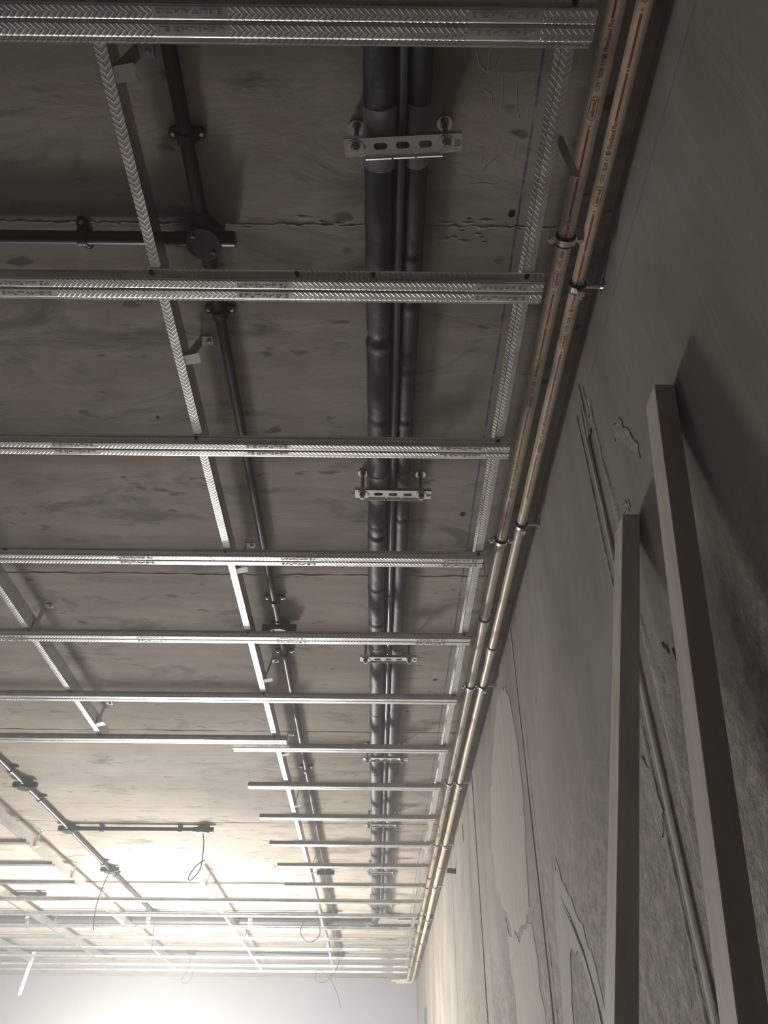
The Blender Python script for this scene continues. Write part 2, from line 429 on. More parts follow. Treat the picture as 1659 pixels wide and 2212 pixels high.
wall_patch('plaster_dab', [(.955, .52), (.93, .53), (.91, .50), (.90, .45), (.92, .44), (.95, .47)], .0018, 'filler_plaster', .006, 22)

MB().box(XW-.0006, XW+.001, 3.70, 3.74, 1.06+ZC, 1.14+ZC).build('wall_slot', 'dark_screw', wr)

# ---------------------------------------------------------------- furring channels (hat section, across the room)
_h = [(0, .0030), (.0012, .0014), (.0022, .0003), (.0034, 0), (.0045, 0), (.0165, 0), (.0180, .0001), (.0192, .0007), (.0200, .0019), (.0204, .0033), (.0222, .0128), (.0228, .0137), (.0305, .0137)]
FP = thick([(-a, b_) for a, b_ in reversed(_h[1:])] + _h, .0009)
LIPS = []
def furring(x0, x1, y, label, letter0=None, flip=False, screws=(), dz=0, dy=0):
    ox = letter0 if letter0 is not None else (x0+x1)/2
    mb = MB().extr(FP, 'x', x0-ox, x1-ox)
    # rolled bead along both flange edges
    mb.tube([(x0-ox, -.0305, .0132), (x1-ox, -.0305, .0132)], .0012, 6); mb.tube([(x0-ox, .0305, .0132), (x1-ox, .0305, .0132)], .0012, 6)
    o = mb.build('furring_channel', 'galvanised_furring', None, (ox, y, 1.13+dz), smooth=50)
    tag(o, label, 'metal channel', 'galvanised furring channels across the ceiling')
    if letter0 is not None:
        n0 = math.ceil((x0-ox)/.41); n1 = math.floor((x1-ox-.09)/.41)
        for n in range(n0, n1+1):
            for txt, ys in (('SIGNATURE', -1), ('LE KHUSHBU', 1)):
                me = text_mesh(txt, .0125, .0007, 'zinc_bright')
                w = max(v.co.x for v in me.vertices)
                if flip: p = place('embossed_lettering', me, o, (n*.41+.09, -ys*.0145, -.0005), (0, 0, math.pi))
                else: p = place('embossed_lettering', me, o, (n*.41+.004, -.0145 if ys < 0 else .0062, -.0005))
                if flip: p.location.y = .0145 if ys < 0 else -.0062
                p.scale = (.086/w, .68, 1)
    for sx in screws:
        MB().cyl((sx-ox, -.026, .0125), (sx-ox, -.026, .0095), .0042, 10, .003).build('screw', 'dark_screw', o)
    return o
XE = .263; XS = -5.1
RUN = [.2525, -.389, -1.035]
furring(XS, .272, .381, 'galvanised furring channel nearest the camera, along the top edge', -.305, False, (.243, -.398))
furring(XS, .272, .792, 'second furring channel from the top, under the black tee junction', -.256, True, (.243, -.398, -.15, -.02))
furring(XS, .268, 1.192, 'third furring channel from the top, just before the second pipe bracket', -.293, False, (.243, -.395))
furring(XS, .256, 1.598, 'fourth furring channel from the top, level with the first far left runner', .152, True, (.243, -.395, -.95))
furring(XS, .262, 2.0, 'fifth furring channel from the top, with the cross-shaped conduit box just above', .10, True, (.243, -.39, -1.03))
furring(XS, .256, 2.402, 'sixth furring channel from the top, last unbroken one before the two lapped pieces', None, False, (.243, -.39, -1.03))
furring(XS, -.345, 2.755, 'long left piece of the lapped pair of furring channels, ending in mid frame', None, False, (-.39, -1.03))
furring(-.552, .256, 2.828, 'right piece of the lapped pair, first short furring channel on the right', None, False, (.243, -.39))
ords = ['second', 'third', 'fourth', 'fifth', 'sixth and farthest']
for i, y in enumerate((3.235, 3.642, 4.056, 4.456, 4.873)):
    furring(-.548, XE-.008, y, f'{ords[i]} short furring channel on the right side of the open bay')
for i, y in enumerate((3.25, 3.66, 4.07, 4.47, 4.87)):
    if y < 3.6: continue
    furring(XS, -1.765, y, f'short furring channel left of the open bay, {["nearest the camera","second nearest","third nearest","last before the long rows"][i-1]}')
far = ['first', 'second', 'third', 'fourth', 'fifth', 'sixth', 'seventh', 'last, nearest the far wall,']
for i, y in enumerate((5.28, 5.675, 6.073, 6.47, 6.873, 7.26, 7.645, 7.93)):
    furring(XS, XE, y, f'{far[i]} of the eight long furring channels beyond the open bay')

# ---------------------------------------------------------------- runners (C section, away from the camera)
def runner(x, y0, y1, label):
    z0, z1 = 1.1455, 1.1915
    pts = thick([(-.008, .004), (-.008, 0), (.008, 0), (.008, .046), (-.008, .046), (-.008, .042)], .0009)
    pts = thick([(-.0085, .003), (-.0085, 0), (.008, 0), (.008, .046), (-.0085, .046)], -.0009)
    o = MB().extr(pts, 'y', y0, y1).build('ceiling_runner', 'galvanised_runner', None, (x, 0, z0), smooth=25)
    return tag(o, label, 'metal channel', 'galvanised runners carrying the furring channels')
runner(.245, -.3, 7.96, 'galvanised runner on the right beside the cream pipes')
runner(-.389, -.3, 7.96, 'long galvanised runner left of the black pipes, full length of the frame')
runner(-1.035, -.3, 2.80, 'galvanised runner at left mid frame ending at the lapped furring channel')
runner(-1.035, 4.85, 7.96, 'bright galvanised runner beyond the open bay, in line with the left one')
runner(-1.79, -.3, 7.96, 'galvanised runner edging the open bay at the lower left')
runner(-2.35, 4.8, 7.96, 'galvanised runner at far lower left, first left of the bay edge')
runner(-2.98, 4.8, 7.96, 'galvanised runner at far lower left, second left of the bay edge')
runner(-3.62, 4.8, 7.96, 'galvanised runner at far lower left corner, third left of the bay edge')

# hangers on the left-hand runners: folded strap from the slab to the web
def hanger(x, y, lean, label, tail=.022):
    e = empty('strap_hanger', (x, y, H))
    tag(e, label, 'hanger strap', 'folded strap hangers fixing the runners to the slab')
    a = lean
    mb = MB()
    mb.hexa([(-.0045, -.011, -.085), (-.0033, -.011, -.085), (-.0033, .011, -.085), (-.0045, .011, -.085)],
            [(.010, -.011+a, -.001), (.0112, -.011+a, -.001), (.0112, .011+a, -.001), (.010, .011+a, -.001)])
    mb.box(.010, .034, -.011+a, .011+a, -.0014, -.0002)
    mb.build('strap', 'strap_steel', e, smooth=0)
    t = MB()
    t.hexa([(-.004, -.011, -.086), (.024*tail/.022, -.014, -.080), (.024*tail/.022, .010, -.080), (-.004, .011, -.086)],
           [(-.004, -.011, -.085), (.024*tail/.022, -.014, -.079), (.024*tail/.022, .010, -.079), (-.004, .011, -.085)])
    t.build('bent_tail', 'zinc_bright', e, smooth=0)
    MB().cyl((.026, a, -.0014), (.026, a, -.006), .005, 8, .003).build('screw', 'galvanised', e)
    MB().cyl((-.006, 0, -.068), (-.001, 0, -.068), .004, 8).build('screw', 'galvanised', e)
    return e
for (y, ln, lab) in ((.455, 0, 'bright folded strap hanger near the top left, beside the nearest furring channel'),
                     (.965, .02, 'strap hanger with bright bent tail between second and third furring channels'),
                     (1.672, .0, 'strap hanger tucked just past the fourth furring channel'),
                     (2.30, .02, 'strap hanger on the long runner between fifth and sixth furring channels'),
                     (2.93, .0, 'strap hanger on the long runner just past the lapped pair'),
                     (3.53, .0, 'strap hanger on the long runner below the second short furring channel'),
                     (4.66, .0, 'small strap hanger on the long runner beside the far tee box')):
    hanger(-.376, y, ln, lab)
for (x, y, lab) in ((-1.022, 1.99, 'strap hanger near the left edge beside the fifth furring channel'),
                    (-1.022, 2.66, 'strap hanger at the end of the left mid-frame runner'),
                    (-1.777, 4.20, 'pale strap hanger on the bay edge runner, nearer one'),
                    (-1.777, 4.82, 'pale strap hanger on the bay edge runner, farther one'),
                    (-1.777, 5.42, 'washed-out strap hanger on the bay edge runner behind the first long row'),
                    (-1.022, 4.98, 'strap hanger at the start of the bright runner beyond the bay'),
                    (-1.022, 6.66, 'strap hanger halfway along the bright runner beyond the bay'),
                    (-2.337, 6.2, 'strap hanger at far lower left on the first runner left of the bay')):
    hanger(x, y, 0, lab)
# wedge clip seen left of the far-left runner
# loose strap ends hanging from the right-hand runner
def strap_end(pts, w, label, th=.0011):
    P = [Vector(p) for p in pts]; mb = MB(); vs = []
    for p in P:
        wx, wy = w
        vs += [(p.x-wx/2, p.y-wy/2, p.z), (p.x+wx/2, p.y+wy/2, p.z), (p.x+wx/2+th, p.y+wy/2+th, p.z), (p.x-wx/2+th, p.y-wy/2+th, p.z)]
    fs = []
    for i in range(len(P)-1):
        for k in range(4): fs.append((i*4+k, i*4+(k+1) % 4, i*4+4+(k+1) % 4, i*4+4+k))
    fs += [(3, 2, 1, 0), tuple(len(vs)-4+k for k in range(4))]
    o = mb.add(vs, fs).build('loose_strap', 'strap_steel', smooth=0)
    return tag(o, label, 'hanger strap', 'loose strap ends hanging beside the right runner')
ST = [((.263, .550), .009, .003, .100, (.014, .002), 'dark flat strap end hanging in front of the upper cream pipe'),
      ((.258, 1.10), .012, .004, .098, (.004, .012), 'thin curved strap end hanging beside the third furring channel'),
      ((.268, 1.662), .004, .003, .060, (.004, .012), 'thin strap end hanging from the tip of the fourth furring channel'),
      ((.258, 2.185), .010, .003, .085, (.003, .012), 'thin strap end hanging between fifth and sixth furring channels'),
      ((.256, 2.765), .030, .02, .10, (.003, .012), 'thin slanting strap end crossing to the right cream pipe'),
      ((.258, 3.60), .016, .01, .10, (.003, .012), 'thin strap end near the third short furring channel, beside the cream pipes'),
      ((.258, 4.05), .02, .01, .10, (.003, .012), 'thin strap end farthest along the cream pipes')]
for (x, y), bx, by, ln, w, lab in ST:
    z = 1.170
    strap_end([(x, y, z+.02), (x, y, z), (x+bx*.3, y+by*.3, z-ln*.35), (x+bx*.75, y+by*.7, z-ln*.7), (x+bx, y+by, z-ln)], w, lab)

# ---------------------------------------------------------------- lagged pipes and their brackets
def lagged(x, z, r, y0, y1, label, joints, seed, extra=None):
    rnd = random.Random(seed); path = []; rs = []; y = y0; xs = []
    js = [(j, rnd.uniform(.6, 1.4)) for j in joints]
    while y <= y1+1e-6:
        rr = r*(1+.012*math.sin(y*23+seed)+.01*math.sin(y*61+seed*2))
        for j, k in js:
            d = (y-j)/.006
            rr += -r*.07*k*math.exp(-d*d) + r*.06*k*math.exp(-((y-j-.014)/.009)**2)
        path.append((x+.0012*math.sin(y*5+seed)-.0022*y*(1 if r > .02 else .0), y, z)); rs.append(rr); y += .006 if y < 3.5 else .03
    if extra:
        p0 = path[-1]
        for q in extra: path.append((p0[0]+q[0], p0[1]+q[1], z+q[2])); rs.append(r)
    o = MB().tube(path, rs, 20).build('lagged_pipe', 'insulation_foam', smooth=50)
    tag(o, label, 'pipe'); return o
def bend(dx, r=.06, n=6):
    return [(dx*r*(1-math.cos(a)), r*math.sin(a), 0) for a in [math.pi/2*i/n for i in range(1, n+1)]]
BY = [(.558, -3.5), (1.377, .8), (2.181, 0), (3.011, 0), (3.853, 0), (4.712, 0), (5.504, 0)]
p1 = lagged(-.008, 1.2005, .0245, -.3, 6.13, 'thick charcoal lagged pipe, left of the trio running away overhead',
            [.935, .945, 1.15, 1.52, 1.56, 1.80, 1.99, 2.05, 2.62, 3.2, 3.6, 4.3], 2)
p2 = lagged(.048, 1.2065, .0178, -.3, 6.02, 'thinner charcoal lagged pipe, right of the trio, turning into the wall',
            [.76, .83, .86, 1.02, 1.16, 1.50, 1.9, 2.6, 3.3, 4.1], 5, [(q[0], q[1], .0105*q[1]/.06) for q in bend(1)]+[(.09, .06, .0105)])
p2b = MB().tube([(.141, 6.08, 1.2165), (.388, 6.08, 1.2165)], .0176, 20).build('lagged_pipe', 'insulation_foam', smooth=50)
tag(p2b, 'short crosswise lagged pipe end entering the right wall above the cream pipes', 'pipe')

p3 = MB().tube([(.0245, -.3, 1.19), (.0235, 2.0, 1.19), (.0205, 4, 1.19), (.014, 5.9, 1.19)], .0062, 12).build('bare_pipe', 'bare_pipe_dark')
tag(p3, 'thin glossy dark pipe between the two lagged pipes', 'pipe')
for y in (1.86, 3.5): MB().cyl((.0235-.0012*(y-2 if y > 2 else 0), y-.02, 1.19), (.0235-.0012*(y-2 if y > 2 else 0), y+.02, 1.19), .0078, 12).build('coupling', 'bare_pipe_dark', p3, loc=(0, 0, 0))
for (yb, rz) in BY:
    for (p, x, z, r) in ((p1, -.008-.0022*yb, 1.2005, .0262), (p2, .048, 1.2065, .0196)):
        MB().tube([(x, yb-.048, z), (x, yb-.046, z), (x, yb+.046, z), (x, yb+.048, z)], [r*.93, r, r, r*.93], 20).build('support_sleeve', 'pipe_sleeve', p, loc=(0, 0, 0))
# cross pipe far back
p4 = MB().tube([(XL+.02, 6.25, 1.2125), (-.12, 6.25, 1.2125), (-.045, 6.235, 1.2125), (-.024, 6.19, 1.2085), (-.0215, 6.14, 1.2005)], [.022]*4+[.0235], 16).build('lagged_pipe', 'insulation_foam', smooth=50)
tag(p4, 'grey lagged pipe running across the room far back, under the slab', 'pipe')
p5 = MB().tube([(XL+.02, 6.42, 1.2155), (-.2, 6.42, 1.2155), (.385, 6.42, 1.2155)], .014, 12).build('lagged_pipe', 'insulation_foam')
tag(p5, 'slimmer dark pipe running across the room just beyond the thick one', 'pipe')

def slot(cx_, cy, w, h, n=5):
    r = h/2; pts = []
    for i in range(n+1):
        a = -math.pi/2+math.pi*i/n; pts.append((cx_+w/2-r+math.cos(a)*r, cy+math.sin(a)*r))
    for i in range(n+1):
        a = math.pi/2+math.pi*i/n; pts.append((cx_-w/2+r+math.cos(a)*r, cy+math.sin(a)*r))
    return pts
bw, bd = .178, .027
bar_me = plate2d('slotted_bar', [(-bw/2, -bd/2), (bw/2, -bd/2), (bw/2, bd/2), (-bw/2, bd/2)],
                 [slot(c, 0, .021, .0105) for c in (-.066, -.034, 0, .034, .078)], .0022, 'zinc_bright')
rodx = (-.072, .066)
edge_me = MB()
for a, b2 in ((-.058, -.018), (-.015, .018), (.021, .060)): edge_me.tube([(a, bd/2+.0035, -.002), (b2, bd/2+.0035, -.002)], .0032, 8)
edge_me.box(-bw/2, bw/2, bd/2-.001, bd/2+.0012, -.001, .008).box(-bw/2, bw/2, -bd/2, -bd/2+.0014, 0, .008)
nums = ['nearest the camera', 'second from the camera, with both rods clear', 'third from the camera', 'fourth from the camera', 'fifth from the camera', 'sixth from the camera', 'seventh and farthest']
first = None
def make_bracket():
    e = empty('pipe_bracket', (0, 0, 1.170))
    b_ = place('slotted_bar', bar_me, e, (0, 0, 0))
    edge_me.build('rolled_edge', 'zinc_bright', e, smooth=40)
    for x in rodx:
        MB().cyl((x, 0, -.016), (x, 0, .0645), .0042, 10).build('threaded_rod', 'strap_steel', e)
        MB().cyl((x, 0, -.0030), (x, 0, -.0012), .0125, 20).build('washer', 'galvanised', e)
        MB().cyl((x, 0, -.0115), (x, 0, -.0031), .0075, 6).build('hex_nut', 'strap_steel', e)
        MB().cyl((x, 0, .0625), (x, 0, .0648), .0125, 20).build('washer', 'zinc_bright', e)
        MB().cyl((x, 0, .0555), (x, 0, .0625), .0072, 6).build('hex_nut', 'strap_steel', e)
    return e
br0 = make_bracket()
for i, (yb, rz) in enumerate(BY):
    e = br0 if i == 0 else copy_tree(br0)
    e.location = (.026-.001*yb, yb, 1.170+ZC); e.rotation_euler = (0, 0, R(rz))
    tag(e, 'slotted zinc bracket under the black pipes, '+nums[i], 'pipe bracket', 'slotted brackets under the black pipes')

# ---------------------------------------------------------------- black conduit runs, saddles and boxes
ZK = 1.2155
def conduit(pts, r, label):
    return tag(MB().tube(pts, r, 14).build('conduit', 'black_conduit'), label, 'conduit', 'black electrical conduits on the slab')
XA = -.314; XB = -1.588
conduit([(XA, -.3, ZK), (XA, .718, ZK)], .0118, 'black conduit from the top edge down to the round tee box')
conduit([(XA, .776, ZK), (XA, 2.035, ZK)], .0105, 'long black conduit between the round tee box and the cross-shaped box')
conduit([(XA, 2.115, ZK), (XA, 4.87, ZK)], .0092, 'thin black conduit running from the cross-shaped box to the far tee box')
conduit([(XA, 4.94, ZK), (XA, 5.96, ZK)], .0092, 'pale-lit conduit stretch beyond the far tee box')
conduit([(XA, 6.5, ZK), (XA, 7.52, ZK)], .0092, 'farthest stretch of the right-hand conduit run')
conduit([(XL+.01, .748, ZK), (-.346, .748, ZK)], .0118, 'black conduit running left from the round tee box to the frame edge')
conduit([(XB, 1.2, ZK), (XB, 3.435, ZK)], .0105, 'conduit coming in from the left edge to the upper left box')
conduit([(XB, 3.50, ZK), (XB, 4.07, ZK)], .0105, 'diagonal-looking conduit between the upper left box and the branch box')
conduit([(XB, 4.13, ZK), (XB, 4.845, ZK)], .0105, 'conduit from the branch box to the box with the hanging cable')
conduit([(XB, 4.91, ZK), (XB, 5.97, ZK)], .0105, 'conduit running from the hanging cable box into the glare')
conduit([(-1.555, 4.10, ZK), (-.935, 4.10, ZK)], .0105, 'short crosswise conduit ending at the box with the looped cable')
conduit([(-2.42, 5.50, ZK), (-2.17, 5.50, ZK)], .0125, 'short crosswise conduit stub at the lower left edge')
conduit([(XL+.01, 6.02, ZK), (-2.6, 6.02, ZK-.001), (-1.62, 6.0, ZK)], .0095, 'crosswise conduit left of the box in the glare')
conduit([(-1.55, 6.0, ZK), (-1.1, 6.02, ZK), (-.352, 6.0, ZK)], .0095, 'crosswise conduit right of the box in the glare')
conduit([(XL+.01, 7.5, ZK), (-1.62, 7.5, ZK)], .0095, 'farthest crosswise conduit, left stretch')
conduit([(-1.55, 7.5, ZK), (-.346, 7.55, ZK)], .0095, 'farthest crosswise conduit, right stretch')

def make_saddle():
    e = empty('conduit_saddle', (0, 0, H))
    pts = slot(0, 0, .060, .019, 6)
    mb = MB().extr(pts, 'z', -.0075, 0); mb.build('base_plate', 'black_conduit', e)
    arc = [(math.cos(a)*.0148, -.0195+math.sin(a)*.0148) for a in [math.pi+math.pi*i/10 for i in range(11)]]
    arc = [(-.0148, -.004)]+arc+[(.0148, -.004)]
    MB().extr(thick(arc, .0016), 'y', -.008, .008).build('saddle_strap', 'black_conduit', e)
    for s_ in (-1, 1): MB().cyl((s_*.0225, 0, -.0075), (s_*.0225, 0, -.0115), .0045, 10, .003).build('screw', 'zinc_bright', e)
    return e
sd0 = make_saddle(); used = False
SAD = [(XA, .572, 0, 'black saddle clip above the round tee box, with two bright screws'),
       (XA, .905, 0, 'black saddle clip just below the second furring channel'),
       (XA, 1.922, 0, 'black saddle clip just above the cross-shaped box'),
       (XA, 2.243, 0, 'black saddle clip just below the cross-shaped box'),
       (XA, 3.255, 0, 'black saddle clip on the thin conduit beside the lapped pair'),
       (-.527, .748, 90, 'black saddle clip on the conduit running left from the tee box'),
       (XB, 3.29, 0, 'saddle clip above the upper left box'), (XB, 3.66, 0, 'saddle clip below the upper left box'),
       (XB, 4.74, 0, 'saddle clip just above the box with the hanging cable'), (XB, 5.0, 0, 'saddle clip just below the box with the hanging cable'),
       (-1.42, 4.10, 90, 'saddle clip near the left end of the short crosswise conduit'), (-1.02, 4.10, 90, 'saddle clip near the right end of the short crosswise conduit'),
       (-2.22, 5.50, 90, 'saddle clip on the conduit stub at the lower left edge'),
       (XA, 5.3, 0, 'saddle clip beyond the far tee box'), (-1.9, 6.0, 90, 'saddle clip in the glare, left of the box'), (-1.1, 6.02, 90, 'saddle clip in the glare, right of the box')]
for i, (x, y, rz, lab) in enumerate(SAD):
    e = sd0 if i == 0 else copy_tree(sd0)
    e.location = (x, y, H+ZC); e.rotation_euler = (0, 0, R(rz))
    tag(e, lab, 'conduit clip', 'black saddle clips holding the conduits')

def make_box(r=.031, arms=(0, 90, 180, 270), al=.052):
    e = empty('junction_box', (0, 0, H))
    MB().tube([(0, 0, 0), (0, 0, -.030), (0, 0, -.036)], [r, r, r*.93], 24).build('box_body', 'black_conduit', e, smooth=40)
    MB().cyl((0, 0, -.0362), (0, 0, -.039), r*.98, 24).build('lid', 'black_conduit', e)
    for a in arms:
        d = Vector((math.cos(R(a)), math.sin(R(a)), 0)); z = -.0195
        MB().cyl(d*(r*.8)+Vector((0, 0, z)), d*al+Vector((0, 0, z)), .0135, 14).build('spout', 'black_conduit', e)
    for a in (45, 225):
        MB().cyl((math.cos(R(a))*r*.7, math.sin(R(a))*r*.7, -.039), (math.cos(R(a))*r*.7, math.sin(R(a))*r*.7, -.0408), .003, 8).build('screw', 'zinc_bright', e)
    return e
BOX = [(XA, .748, (0, 90, 180, 270), 'round black tee box where the left branch meets the conduit'),
       (XA, 2.075, (0, 90, 180, 270), 'cross-shaped black box above the fifth furring channel'),
       (XA, 4.905, (0, 90, 180, 270), 'black tee box far along the right-hand conduit'),
       (XA, 5.995, (180, 270), 'black box beside the wire loops in the glare'),
       (XA, 7.555, (180, 270), 'last faint box on the right-hand conduit near the far wall'),
       (XB, 3.467, (0, 90, 180, 270), 'black box near the left edge, nearest on its conduit'),
       (XB, 4.10, (0, 90, 180, 270), 'black box where the short crosswise conduit branches off'),
       (XB, 4.878, (0, 90, 180, 270), 'black box with a straight cable hanging from it'),
       (-.90, 4.10, (0, 180), 'black box with a looped cable hanging from it'),
       (XB, 6.0, (0, 180, 270), 'hazy box on the crosswise conduit in the glare'),
       (XB, 7.5, (0, 180), 'farthest hazy box on the crosswise conduit')]
for x, y, arms, lab in BOX:
    e = make_box(arms=arms); e.location = (x, y, H+ZC)
    tag(e, lab, 'junction box', 'black junction boxes on the conduit runs')

def cable(pts, label, r=.0028):
    # Catmull-Rom through the points
    P = [Vector(p) for p in pts]; out = []
    for i in range(len(P)-1):
        p0, p1_, p2_, p3_ = P[max(i-1, 0)], P[i], P[i+1], P[min(i+2, len(P)-1)]
        for k in range(8):
            t = k/8; out.append(.5*((2*p1_)+(-p0+p2_)*t+(2*p0-5*p1_+4*p2_-p3_)*t*t+(-p0+3*p1_-3*p2_+p3_)*t**3))
    out.append(P[-1])
    return tag(MB().tube(out, r, 7).build('cable', 'cable'), label, 'cable', 'loose cables hanging from the boxes')
cable([(-.90, 4.10, 1.197), (-.888, 4.10, 1.15), (-.884, 4.10, 1.07), (-.890, 4.10, 1.02), (-.925, 4.10, .975), (-.938, 4.10, .99), (-.91, 4.10, 1.04), (-.87, 4.10, 1.07)], 'dark cable hanging in a loop from the box at the end of the crosswise conduit')
cable([(XB, 4.88, 1.197), (-1.605, 4.88, 1.13), (-1.62, 4.88, 1.03), (-1.615, 4.88, .93), (-1.60, 4.87, .89)], 'dark cable hanging almost straight in front of the first long rows')
cable([(-.335, 5.97, 1.197), (-.42, 5.95, 1.22), (-.50, 5.92, 1.16), (-.53, 5.90, 1.08), (-.47, 5.9, 1.02), (-.40, 5.9, 1.06), (-.41, 5.92, 1.14), (-.46, 5.95, 1.205)], 'thin cable curled in a wide loop beside the far box', .0035)
cable([(-.314, 7.52, 1.197), (-.36, 7.5, 1.08), (-.45, 7.5, 1.0), (-.52, 7.5, 1.02), (-.50, 7.5, 1.09), (-.42, 7.5, 1.05), (-.34, 7.5, .93), (-.30, 7.5, .82)], 'faint looped cable in front of the far wall', .0035)
cable([(XB, 7.5, 1.197), (-1.60, 7.5, 1.1), (-1.64, 7.5, 1.0), (-1.58, 7.5, .99), (-1.55, 7.5, 1.08)], 'faint short cable loop at far left centre', .0035)
cable([(XB+.02, 6.0, 1.197), (-1.56, 6.0, 1.1), (-1.55, 6.0, 1.02), (-1.56, 6.0, .92)], 'short cable dropping from the hazy box in the glare', .003)
# a white strip hanging at far lower left
o = MB().hexa([(-3.02, 7.6, .90), (-2.99, 7.6, .90), (-2.99, 7.605, .90), (-3.02, 7.605, .90)], [(-2.985, 7.6, 1.235), (-2.955, 7.6, 1.235), (-2.955, 7.605, 1.235), (-2.985, 7.605, 1.235)]).build('hanging_strip', 'white_plastic', smooth=0)
tag(o, 'pale strip hanging down in front of the far wall at lower left', 'strip')
# clamps holding the crosswise pipes
for x, lab in ((-1.67, 'bright pipe clamp on the crosswise pipe, left of centre'), (-.93, 'bright pipe clamp on the crosswise pipe, centre'), (-2.55, 'bright pipe clamp on the crosswise pipe, far left'), (-.075, 'bright pipe clamp at the elbow of the thick lagged pipe')):
    e = empty('cross_pipe_clamp', (x, 6.25, H)); tag(e, lab, 'pipe clamp', 'bright clamps on the crosswise pipe')
    MB().ringband((0, 0, -.0225), 'x', .0222, .0245, .03).build('clamp_ring', 'zinc_bright', e)
    MB().cyl((0, -.012, -.046), (0, -.012, -.078), .006, 8).cyl((0, .012, -.046), (0, .012, -.078), .006, 8).build('bolt', 'zinc_bright', e)

# ---------------------------------------------------------------- cream CPVC pipes with red printing
ZP = 1.185
def xl(y): return .3065-.0018*min(y, 6)+.0008*math.sin(y*3+1)
def xr(y): return .3450+.0008*math.sin(y*3+2)
def cpvc(xf, r, label, joints, end, prints, seed):
    ys = [-.3]; y = -.3
    while y < end: y += .05; ys.append(min(y, end))
    ys = sorted(set([round(v, 4) for v in ys]))
    path = [(xf(y), y, ZP) for y in ys]
    px, py, pz = path[-1]
    path += [(px-.006, py+.05, pz), (px-.03, py+.085, pz), (px-.08, py+.10, pz), (px-.16, py+.10, pz)]
    o = MB().tube(path, r, 24).build('water_pipe', 'cpvc', smooth=60)
    tag(o, label, 'pipe', 'cream plastic water pipes along the wall')
    for j in joints:
        x = xf(j)
        MB().tube([(x, j-.002, ZP), (x, j, ZP), (x, j+.042, ZP), (x, j+.075, ZP)], [r*1.02, r*1.22, r*1.22, r*1.02], 24).build('socket_joint', 'cpvc', o)
        MB().ringband((x, j-.001, ZP), 'y', r, r*1.24, .0035).build('joint_ring', 'print_brown', o)
    return o
def wrap(me_src, r, theta0, y_start, xc_fn, parent, name, mat, sy=1.0):
    """text: local x runs back towards the camera (-Y), local y to the left around the pipe"""
    me = me_src.copy(); me.materials.clear(); me.materials.append(MATS[mat])
    for v in me.vertices:
        a = theta0 + v.co.y/r; y = y_start - v.co.x*sy
        rr = r+.0004
        v.co = (xc_fn(y)-math.sin(a)*rr, y, ZP-math.cos(a)*rr)
    o = bpy.data.objects.new(name, me); COL.objects.link(o); o.parent = parent; o.location = (0, 0, 0); return o
def prints(parent, xf, r, th, offs, dy, cells):
    def stripe(y0, y1, mat='print_red', w=.0032):
        mb = MB(); n = 6; vs = []; fs = []
        k = 4
        for i in range(n+1):
            y = y0+(y1-y0)*i/n
            for j in range(k+1):
                a = th+(j/k-.5)*w/r; vs.append((xf(y)-math.sin(a)*(r+.0004), y, ZP-math.cos(a)*(r+.0004)))
        for i in range(n):
            for j in range(k): fs.append((i*(k+1)+j, i*(k+1)+j+1, (i+1)*(k+1)+j+1, (i+1)*(k+1)+j))
        mb.add(vs, fs).build('red_stripe', mat, parent, smooth=60)
    for n in range(cells):
        b0 = offs+n*.29     # centre of the framed word
        if n == 0 and b0 < .2: continue
        T = lambda s_, size: text_flat(s_, size)
        me = T('ashirvad', .0085); w = max(v.co.x for v in me.vertices)
        wrap(shift(me, -.0026), r, th, b0+.0125, xf, parent, 'printed_lettering', 'print_red', .025/w)
        frame = MB(); pts = slot(0, 0, .034, .0112, 6); pin = slot(0, 0, .0326, .0098, 6); k = len(pts)
        vs = [(p[0], p[1], 0) for p in pts]+[(p[0], p[1], 0) for p in pin]
        fm = bpy.data.meshes.new('printed_frame'); fm.from_pydata(vs, [], [(i, (i+1) % k, k+(i+1) % k, k+i) for i in range(k)])
        wrap(fm, r, th, b0, xf, parent, 'printed_frame', 'print_red')
        me = T('CTS', .0075); w = max(v.co.x for v in me.vertices); wrap(shift(me, -.0026), r, th, b0-.024, xf, parent, 'printed_lettering', 'print_brown', .012/w)
        me = T('SDR 11', .0082); w = max(v.co.x for v in me.vertices); wrap(shift(me, -.003), r, th, b0-.042, xf, parent, 'printed_lettering', 'print_brown', .022/w)
        me = T('FlowGuard Plus', .0092); w = max(v.co.x for v in me.vertices); wrap(shift(me, -.003), r, th, b0-.0765, xf, parent, 'printed_lettering', 'print_red', .040/w)
        ring = MB(); q = [(math.cos(a)*.0036, math.sin(a)*.0036) for a in [2*math.pi*i/14 for i in range(14)]]
        vs = [(p[0], p[1], 0) for p in q]+[(p[0]*.72, p[1]*.72, 0) for p in q]
        fm = bpy.data.meshes.new('logo_ring'); fm.from_pydata(vs, [], [(i, (i+1) % 14, 14+(i+1) % 14, 14+i) for i in range(14)])
        wrap(fm, r, th, b0-.0705, xf, parent, 'logo_ring', 'print_red')
        vs = [(-.0024, -.0004, 0), (.0024, -.0004, 0), (.0024, .0004, 0), (-.0024, .0004, 0), (-.0004, -.0024, 0), (.0004, -.0024, 0), (.0004, .0024, 0), (-.0004, .0024, 0)]
        fm = bpy.data.meshes.new('logo_cross'); fm.from_pydata(vs, [], [(0, 1, 2, 3), (4, 5, 6, 7)])
        wrap(fm, r, th, b0-.0705, xf, parent, 'logo_cross', 'print_red')
        wrap(fm.copy(), r, th, b0+.026, xf, parent, 'plus_mark', 'print_red')
        stripe(b0+.031, b0+.098); stripe(b0+.106, b0+.172)
        wrap(fm.copy(), r, th, b0+.102, xf, parent, 'plus_mark', 'print_red')
